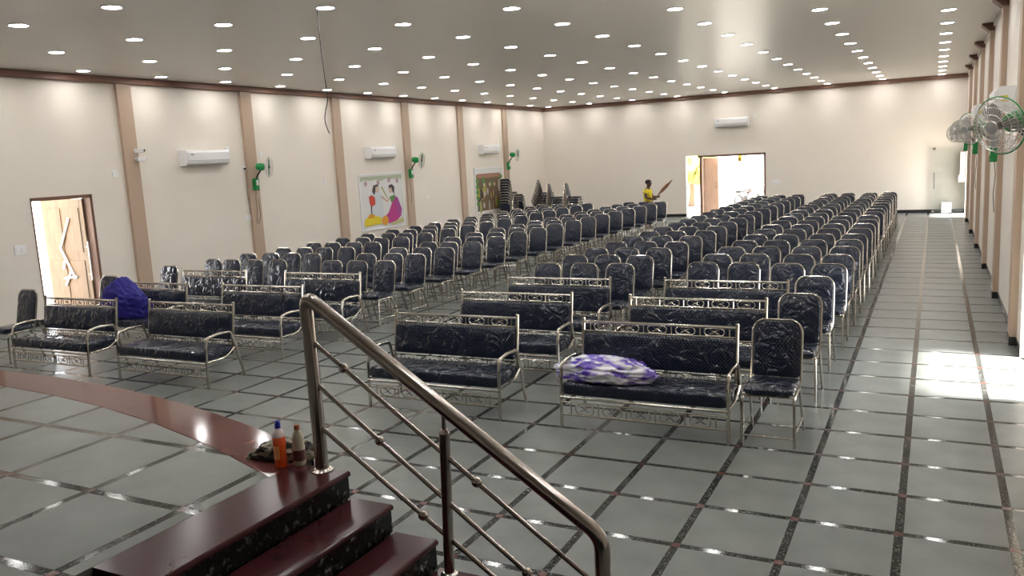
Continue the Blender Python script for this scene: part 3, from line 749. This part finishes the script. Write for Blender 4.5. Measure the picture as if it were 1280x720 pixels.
AC((-4.87, YB, 3.06), -PI/2, 'white split air conditioner above the far doorway', 'air conditioner', 'split air conditioners')
for y, lab in ((7.6, 'white air conditioner on the fan wall with yellow sticker, next to the largest fan'), (13.7, 'white air conditioner farther along the fan wall')):
    a = AC((XR, y, 2.60), PI, lab, 'air conditioner', 'split air conditioners')
    s = MB().box(.10, .17, .561, .564, .12, .19).build('energy_sticker', 'yellow', a, smooth=False)

# ------------------------------------------------------------------ wall fans
def make_fan():
    t = empty('wall_fan')       # local: wall at x=0, +x into the room
    MB().box(0, .09, -.055, .055, -.13, .13, .012).build('switch_box', 'green', t, smooth=False)
    MB().box(.09, .094, -.03, .03, -.02, .09).build('control_panel', 'white', t, smooth=False)
    for k in range(3): MB().lathe([(.009, 0), (.009, .012), (0, .013)], 8, (.09, 0, -.05-.03*k), Matrix.Rotation(PI/2, 3, 'Y')).build('knob', 'black', t)
    MB().tube([(.05, 0, .10), (.13, .01, .22), (.23, .02, .33)], .018, 8).build('arm', 'black', t)
    head = empty('fan_head', (.25, .02, .37)); head.parent = t
    R = Matrix.Rotation(PI/2, 3, 'Y')
    MB().lathe([(0, -.14), (.045, -.135), (.07, -.11), (.082, -.05), (.082, .01), (.07, .04), (.03, .06), (0, .06)], 18, (0, 0, 0), R).build('motor', 'green', head)
    cg = MB(); Rg = .215
    for rr, xx in ((.05, .225), (.10, .222), (.155, .21), (.195, .185), (Rg, .14), (.195, .095), (.14, .075), (.085, .068)):
        cg.tube([(xx, rr*math.cos(k*PI/12), rr*math.sin(k*PI/12)) for k in range(24)], .0032 if rr != Rg else .0065, 5, closed=True)
    for k in range(40):
        a = 2*PI*k/40; c, s = math.cos(a), math.sin(a)
        cg.tube([(x, r_*c, r_*s) for r_, x in ((.045, .226), (.12, .22), (.18, .197), (Rg, .14), (.18, .088), (.08, .068))], .0018, 4, cap=False)
    cg.build('guard', 'wire', head)
    MB().tube([(.14, .222*math.cos(k*PI/16), .222*math.sin(k*PI/16)) for k in range(32)], .0055, 6, closed=True).build('guard_rim', 'green', head)
    MB().lathe([(0, 0), (.05, .002), (.05, .008), (0, .012)], 16, (.222, 0, 0), R).build('badge', 'blade', head)
    for k in range(3):
        a0 = 2*PI*k/3; mb = MB(); vs = []; fs = []
        for i in range(6):
            rr = .035+.15*i/5; half = .22+.42*math.sin(PI*min(1, (i+1.2)/6.2))
            for j in range(5):
                a = a0+half*(j/4-.5)*1.7; vs.append((.14+.02*(j-2)/2, rr*math.cos(a), rr*math.sin(a)))
        n1 = len(vs); vs += [(x+.004, y, z) for x, y, z in vs]
        for i in range(5):
            for j in range(4):
                q = (i*5+j, i*5+j+1, (i+1)*5+j+1, (i+1)*5+j); fs.append(q); fs.append(tuple(reversed([p+n1 for p in q])))
        rim = [i for i in range(5)]+[i*5+4 for i in range(1, 6)]+[25+j for j in range(3, -1, -1)]+[i*5 for i in range(4, 0, -1)]
        for k2 in range(len(rim)): a_, b_ = rim[k2], rim[(k2+1) % len(rim)]; fs.append((a_, b_, b_+n1, a_+n1))
        mb.add(vs, fs).build('blade', 'blade', head)
    MB().lathe([(.03, 0), (.03, .03), (.015, .05), (0, .052)], 12, (.12, 0, 0), R).build('hub', 'black', head)
    MB().tube([(.03, 0, -.13), (.012, -.01, -.30), (.03, -.03, -.60), (.012, -.05, -.85)], .005, 5).build('cord', 'black', t)
    return t
FN = Proto(make_fan)
def fan(x, y, z, rz, yaw, tilt, label):
    o = FN((x, y, z), rz, label, 'wall fan', 'green wall fans')
    for c in o.children:
        if c.name.startswith('fan_head'): c.rotation_euler = (0, math.radians(tilt), math.radians(yaw))
    return o
fan(XL+.07, 9.15, 2.10, 0, 42, 4, 'green wall fan on the pilaster between the first conditioner and the couple poster')
fan(XL+.07, 15.24, 2.10, 0, 38, 8, 'green wall fan on the pilaster beside the couple poster')
fan(XL+.07, 21.34, 2.13, 0, 35, 8, 'green wall fan beside the second poster, near the stacked chairs')
fan(XR-.07, 3.05, 2.06, PI, 46, 10, 'largest-looking green wall fan on the wide aisle wall, nearest the stage')
fan(XR-.07, 9.15, 2.08, PI, 42, 8, 'green wall fan on the second fan pilaster along the aisle')
fan(XR-.07, 15.24, 2.08, PI, 48, 8, 'green wall fan on the third fan pilaster along the aisle')
fan(XR-.07, 21.34, 2.05, PI, 48, 8, 'green wall fan on the fan pilaster nearest the far corner')

# ------------------------------------------------------------------ posters
def poster(y0, y1, z0, z1, label):
    t = empty('framed_poster', (XL, y0, z0)); tag(t, label, 'poster')
    W, Hh = y1-y0, z1-z0
    MB().box(.002, .02, 0, W, 0, Hh).build('print_sheet', 'paint_white', t, smooth=False)
    f = MB(); f.box(.002, .035, -.03, 0, -.03, Hh+.03); f.box(.002, .035, W, W+.03, -.03, Hh+.03); f.box(.002, .035, -.0, W, -.03, 0); f.box(.002, .035, 0, W, Hh, Hh+.03)
    f.build('frame', 'white', t, smooth=False)
    lay = [0]
    def shape(name, pts, colname, col, lz=None):
        lay[0] += 1
        MB().prism([(a*W, b3*Hh) for a, b3 in pts], .0006, (.02+.0007*lay[0], 0, 0), (0, 1, 0), (0, 0, 1), (1, 0, 0)).build(name, pm(colname, col), t, smooth=False)
    return shape
def ell(cx, cy, rx, ry, n=14, rot=0):
    c, s = math.cos(rot), math.sin(rot)
    return [(cx+rx*math.cos(2*PI*k/n)*c-ry*math.sin(2*PI*k/n)*s, cy+rx*math.cos(2*PI*k/n)*s+ry*math.sin(2*PI*k/n)*c) for k in range(n)]
sh = poster(12.95, 14.88, .70, 2.14, 'white framed poster of a painted couple, one in red shawl, one in magenta')
gar = [(0, .97), (1, .97)]+[(1-k/10, .87+.04*abs(math.sin(k*PI/2.5))) for k in range(11)]
sh('printed_garland', gar, 'sage', (.42, .47, .33))
for cx, cy in ((.13, .84), (.42, .85), (.68, .88), (.88, .86)): sh('printed_flower', ell(cx, cy, .035, .05), 'mauve', (.42, .28, .32))
sh('printed_robe', [(.22, .25), (.20, .60), (.28, .70), (.42, .70), (.50, .55), (.50, .18), (.30, .18)], 'paleblue', (.58, .62, .66))
sh('printed_shawl', [(.19, .46), (.18, .60), (.24, .63), (.32, .58), (.32, .45), (.24, .42)], 'red', (.55, .06, .035))
sh('printed_sash', [(.21, .44), (.24, .44), (.22, .20), (.20, .20)], 'ink', (.06, .05, .06))
sh('printed_face', ell(.38, .73, .05, .065), 'paleskin', (.60, .44, .36))
sh('printed_hair', [(.30, .62), (.26, .70), (.30, .80), (.40, .82), (.42, .78), (.35, .77), (.34, .68)], 'ink', (.06, .05, .06))
sh('printed_arm', [(.45, .58), (.48, .60), (.60, .50), (.66, .56), (.66, .52), (.60, .46)], 'tanskin', (.52, .36, .26))
sh('printed_stem', [(.47, .76), (.50, .77), (.62, .55), (.60, .54)], 'olive', (.36, .36, .14))
sh('printed_face', ell(.70, .69, .05, .06), 'paleskin', (.60, .44, .36))
sh('printed_hair', [(.66, .72), (.66, .78), (.74, .80), (.80, .74), (.78, .60), (.74, .66), (.72, .74)], 'ink', (.06, .05, .06))
sh('printed_bodice', [(.66, .56), (.80, .60), (.82, .48), (.70, .45)], 'leafgreen', (.10, .26, .06))
sh('printed_skirt', [(.48, .16), (.62, .28), (.72, .46), (.84, .56), (.94, .30), (.92, .18), (.78, .08), (.62, .06)], 'magenta', (.45, .035, .22))
sh('printed_drape', [(.78, .56), (.86, .54), (.95, .30), (.90, .16), (.82, .24)], 'plum', (.34, .05, .26))
sh('printed_cushion', [(.03, .10), (.05, .20), (.24, .26), (.42, .20), (.44, .08), (.06, .06)], 'yellow', (.72, .58, .03))
sh('printed_cushion', [(.10, .21), (.16, .28), (.28, .27), (.26, .20)], 'amber', (.65, .30, .03))
sh('printed_vessel', ell(.52, .13, .08, .09), 'amber', (.65, .30, .03))
sh('printed_mat', [(.62, .06), (.96, .14), (.98, .05), (.70, .02)], 'olivepale', (.46, .46, .22))
sh = poster(19.05, 20.95, .68, 2.10, 'white framed dark poster of painted figures under a leafy arch')
sh('printed_ground', [(.05, .02), (.95, .02), (.95, .86), (.05, .86)], 'umber', (.16, .11, .07))
sh('printed_arch', [(.08, .78), (.92, .78), (.92, .88), (.08, .88)], 'brickrose', (.34, .17, .12))
rnd = random.Random(4)
for k in range(26):
    a = rnd.uniform(.1, .9); b3 = rnd.uniform(.08, .72); nm, c = rnd.choice([('leafgreen', (.10, .26, .06)), ('olive', (.36, .36, .14)), ('oldgold', (.45, .38, .06)), ('ash', (.48, .46, .42)), ('rust', (.22, .06, .04)), ('ash', (.48, .46, .42)), ('ink', (.06, .05, .06))])
    sh('printed_figure', ell(a, b3, rnd.uniform(.02, .05), rnd.uniform(.06, .16), 10), nm, c)
for k in range(10): sh('printed_leaves', ell(.06+.88*(k % 2), .2+.065*k, .06, .05, 8), 'leafgreen', (.10, .26, .06))
for a in (.3, .5, .68): sh('printed_face', ell(a, .62, .03, .045), 'paleskin', (.60, .44, .36))

# ------------------------------------------------------------------ small wall fittings
def plate(name, loc, rz, label, w_=.12, h_=.12, slots=2):
    t = empty(name, loc, rz); tag(t, label, 'switch plate')
    MB().box(0, .012, -w_/2, w_/2, -h_/2, h_/2, .003).build('plate', 'white', t, smooth=False)
    for k in range(slots): MB().box(.012, .017, -w_/2+.02+k*w_*.45, -w_/2+.02+k*w_*.45+w_*.3, -h_/4, h_/4, .001).build('switch', 'white', t, smooth=False)
    return t
plate('switch_plate', (XL, 3.80, 1.30), 0, 'white switch plate beside the doorway in the poster wall', .2, .16)
plate('switch_plate', (XL, 5.75, 2.47), 0, 'faint blank white plate above the doorway corner', .12, .12)
plate('switch_plate', (XL, 8.93, 1.39), 0, 'white switch plate low beside the first fan pilaster', .16, .14)
plate('switch_plate', (XL, 11.6, 2.06), 0, 'small white plate midway before the couple poster', .09, .1)
plate('switch_plate', (XL, 16.2, 1.38), 0, 'small white plate past the couple poster', .09, .09)
plate('switch_plate', (XL, 9.5, 2.75), 0, 'small white plate above the first wall fan', .07, .12)
plate('switch_plate', (-3.43, YB, 1.14), -PI/2, 'wide white switch plate right of the far doorway', .26, .12, 2)
s = plate('power_socket', (XL, 8.95, 2.45), 0, 'white power socket with black plug beside the first fan', .1, .1, 0); s['category'] = 'socket'
MB().box(.012, .05, -.018, .018, -.02, .02, .004).build('plug', 'black', s, smooth=False)
MB().tube([(.045, 0, -.02), (.02, .01, -.5), (.02, .05, -1.0), (.02, .12, -1.2), (.07, .2, -1.22), (.14, .22, -1.05), (.14, .20, -.65)], .005, 5).build('cord', 'black', s)
for loc, rz, lab in (((XL+.07, 6.20, 2.87), .4, 'small white security camera, upper of two on the first pilaster'), ((XL+.07, 6.20, 2.71), 1.1, 'small white security camera, lower of two on the first pilaster')):
    t = empty('security_camera', loc, rz*0); tag(t, lab, 'camera')
    MB().lathe([(.045, 0), (.045, .012), (.03, .02), (0, .02)], 14, (0, 0, 0), Matrix.Rotation(PI/2, 3, 'Y')).build('mount', 'white', t)
    h_ = empty('camera_head', (.06, 0, 0), rz); h_.parent = t
    MB().box(-.03, .12, -.04, .04, -.04, .04, .012).build('housing', 'white', h_)
    MB().lathe([(.026, 0), (.026, .008), (0, .010)], 14, (.12, 0, 0), Matrix.Rotation(PI/2, 3, 'Y')).build('lens', 'black', h_)
    MB().tube([(0, 0, 0), (.04, 0, 0)], .012, 8).build('bracket', 'white', t)
wpts = [(0, 0, 0), (.01, 0, -.5), (.03, .01, -.9), (.045, .01, -1.02), (.0, 0, -1.15), (-.03, 0, -1.26), (-.01, .01, -1.36), (.02, .01, -1.43)]
wo = MB().tube(fillet(wpts, .1, 3), .006, 6).build('hanging_wire', 'black', loc=(-5.22, 3.51, H)); tag(wo, 'loose black wire dangling from the ceiling', 'wire')
bxp = empty('wall_box', (XR-.001, YB-.30, 1.0)); tag(bxp, 'cream distribution box with white lower cover in the far corner', 'electrical box')
MB().box(-.16, 0, -.12, .12, .15, .85, .008).build('cabinet', 'wall', bxp, smooth=False)
MB().box(-.20, 0, -.13, .13, -.05, .15, .008).build('lower_cover', 'wall', bxp, smooth=False)
wp = MB().box(-.14, .14, 0, .02, 0, .34, .004).build('white_board', 'offwhite', smooth=False, loc=(1.70, 24.30, .006)); wp.rotation_euler.x = math.radians(-15); tag(wp, 'small white board leaning near the far corner door', 'board')

# ------------------------------------------------------------------ person with broom
def skin_mesh(name, verts, edges, radii, m, parent, sub=2, root=0):
    me = bpy.data.meshes.new(name); me.from_pydata(verts, edges, []); me.materials.append(M[m])
    o = bpy.data.objects.new(name, me); COL.objects.link(o); o.parent = parent
    md = o.modifiers.new('skin', 'SKIN'); md.use_smooth_shade = True
    sl = me.skin_vertices[0].data if len(me.skin_vertices) else None
    if sl is None:
        bpy.context.view_layer.update(); sl = me.skin_vertices[0].data
    for k, r_ in enumerate(radii):
        sl[k].radius = r_ if isinstance(r_, tuple) else (r_, r_); sl[k].use_root = (k == root)
    sm = o.modifiers.new('sub', 'SUBSURF'); sm.levels = sub; sm.render_levels = sub
    return o
PXp, PYp = -6.47, 20.0
person = empty('person', (PXp, PYp, 0), math.radians(-8)); tag(person, 'person in yellow shirt holding up a long grass broom near the far wall', 'person')
# local: facing +x. heights for a 1.5 m figure
V = [(0, 0, .80), (0, 0, .92), (.0, 0, 1.06), (.0, 0, 1.18), (.01, 0, 1.26), (.03, 0, 1.31),           # pelvis..neck 0-5
     (-.005, .15, 1.19), (.06, .20, .98), (.26, .10, .985),                                                 # left arm 6-8 (far)
     (-.005, -.15, 1.19), (.03, -.20, .97), (.23, -.10, .93),                                               # right arm 9-11 (near)
     (0, .08, .76), (.03, .09, .44), (-.01, .09, .07), (.12, .10, .03),                                     # legs
     (0, -.08, .76), (.0, -.09, .44), (-.06, -.09, .07), (.07, -.10, .03)]
Eg = [(0, 1), (1, 2), (2, 3), (3, 4), (4, 5), (3, 6), (6, 7), (7, 8), (3, 9), (9, 10), (10, 11), (0, 12), (12, 13), (13, 14), (14, 15), (0, 16), (16, 17), (17, 18), (18, 19)]
Rd = [(.11, .085), (.105, .08), (.115, .085), (.11, .08), .055, .052, .055, .044, .032, .055, .044, .032, .075, .05, .034, .032, .075, .05, .034, .032]
# hands: fingers wrap the stick, as part of the same continuous skeleton
def add_hand(wrist, base, sgn):
    p = Vector(V[wrist]); d = Vector((.9, 0, .35)).normalized()
    V.append(tuple(p+Vector((.035, 0, .004)))); Rd.append((.022, .03)); pi_ = len(V)-1; Eg.append((wrist, pi_))
    for k in range(4):
        off = Vector((.02, .0, 0))+Vector((0, 0, .026-.017*k))
        ln = (.026, .03, .028, .022)[k]; pv = pi_
        for q in (Vector((ln, .012*sgn, 0)), Vector((ln*1.5, -.018*sgn, 0)), Vector((ln*1.0, -.036*sgn, 0))):
            V.append(tuple(p+Vector((.035, 0, .004))+off+q)); Rd.append(.0085); Eg.append((pv, len(V)-1)); pv = len(V)-1
    pv = pi_
    for q in (Vector((.0, -.03*sgn, .018)), Vector((.025, -.044*sgn, .024)), Vector((.045, -.046*sgn, .018))):
        V.append(tuple(p+Vector((.035, 0, .004))+q)); Rd.append(.0095); Eg.append((pv, len(V)-1)); pv = len(V)-1
add_hand(8, 0, 1); add_hand(11, 0, -1)
# head joined to the neck
hb = len(V); V += [(.045, 0, 1.345), (.05, 0, 1.41), (.045, 0, 1.47)]; Rd += [(.076, .078), (.088, .084), (.055, .06)]
Eg += [(5, hb), (hb, hb+1), (hb+1, hb+2)]
skin_mesh('body', V, Eg, Rd, 'skin', person)
hd = MB()
nz = MB().add([(.128, 0, 1.425), (.155, 0, 1.392), (.126, .02, 1.385), (.126, -.02, 1.385), (.12, 0, 1.43)], [(0, 2, 1), (0, 1, 3), (1, 2, 3), (0, 4, 2), (0, 3, 4)]).build('nose', 'skin', person, angle=180)
for s in (-1, 1):
    e_ = MB().lathe([(0, -.011), (.008, -.008), (.012, 0), (.008, .008), (0, .011)], 10, (.118, s*.033, 1.425)).build('eye', 'eye', person)
    MB().lathe([(0, 0), (.005, .001), (.005, .003), (0, .004)], 8, (.128, s*.033, 1.425), Matrix.Rotation(PI/2, 3, 'Y')).build('pupil', 'black', e_)
    MB().lathe([(0, -.008), (.02, -.006), (.026, 0), (.02, .006), (0, .008)], 10, (.04, s*.082, 1.41), Matrix.Rotation(PI/2, 3, 'X')).build('ear', 'skin', person)
MB().tube([(.118, -.024, 1.362), (.128, 0, 1.36), (.118, .024, 1.362)], .006, 6).build('mouth', 'trouser', person)
hr = MB(); blob(hr, (.022, 0, 1.445), .098, 2, 3, .08, (1.0, .98, .78)); hr.build('hair', 'hair', person)
SV = [(0, 0, .82), (0, 0, .92), (0, 0, 1.06), (0, 0, 1.19), (0, .155, 1.19), (.03, .182, 1.07), (0, -.155, 1.19), (.015, -.182, 1.07), (.005, 0, 1.24)]
skin_mesh('shirt', SV, [(0, 1), (1, 2), (2, 3), (3, 4), (4, 5), (3, 6), (6, 7), (3, 8)], [(.155, .12), (.145, .11), (.15, .115), (.14, .105), .08, .075, .08, .075, (.09, .08)], 'shirt', person)
TV = [(0, 0, .82), (0, .08, .74), (.03, .09, .44), (-.01, .09, .10), (0, -.08, .74), (0, -.09, .44), (-.06, -.09, .10)]
skin_mesh('trousers', TV, [(0, 1), (1, 2), (2, 3), (0, 4), (4, 5), (5, 6)], [(.125, .1), .095, .075, .06, .095, .075, .06], 'trouser', person)
# broom held in both hands, bristles up and away
br = empty('grass_broom', (PXp+.18, PYp-.12, .87)); tag(br, 'long brown grass broom held up at an angle', 'broom')
dirb = Vector((.62, -.05, .60)).normalized()
MB().tube([(-.05*dirb.x, 0, -.05*dirb.z), tuple(dirb*.32)], .014, 8).build('handle', 'bark', br)
mb = MB()
for k in range(46):
    a = random.uniform(0, 2*PI); rr = random.uniform(0, 1); sd_ = dirb.cross(Vector((0, 1, 0))).normalized()
    o1 = sd_*math.cos(a)*rr+Vector((0, 1, 0))*math.sin(a)*rr
    mb.tube([dirb*.27+o1*.012, dirb*.48+o1*.058, dirb*.68+o1*.05, dirb*random.uniform(.78, .9)+o1*.02], [.004, .007, .006, .002], 4)
mb.build('bristles', 'broom', br)
MB().tube([dirb*.27, dirb*.31], .02, 8).build('binding', 'red', br)
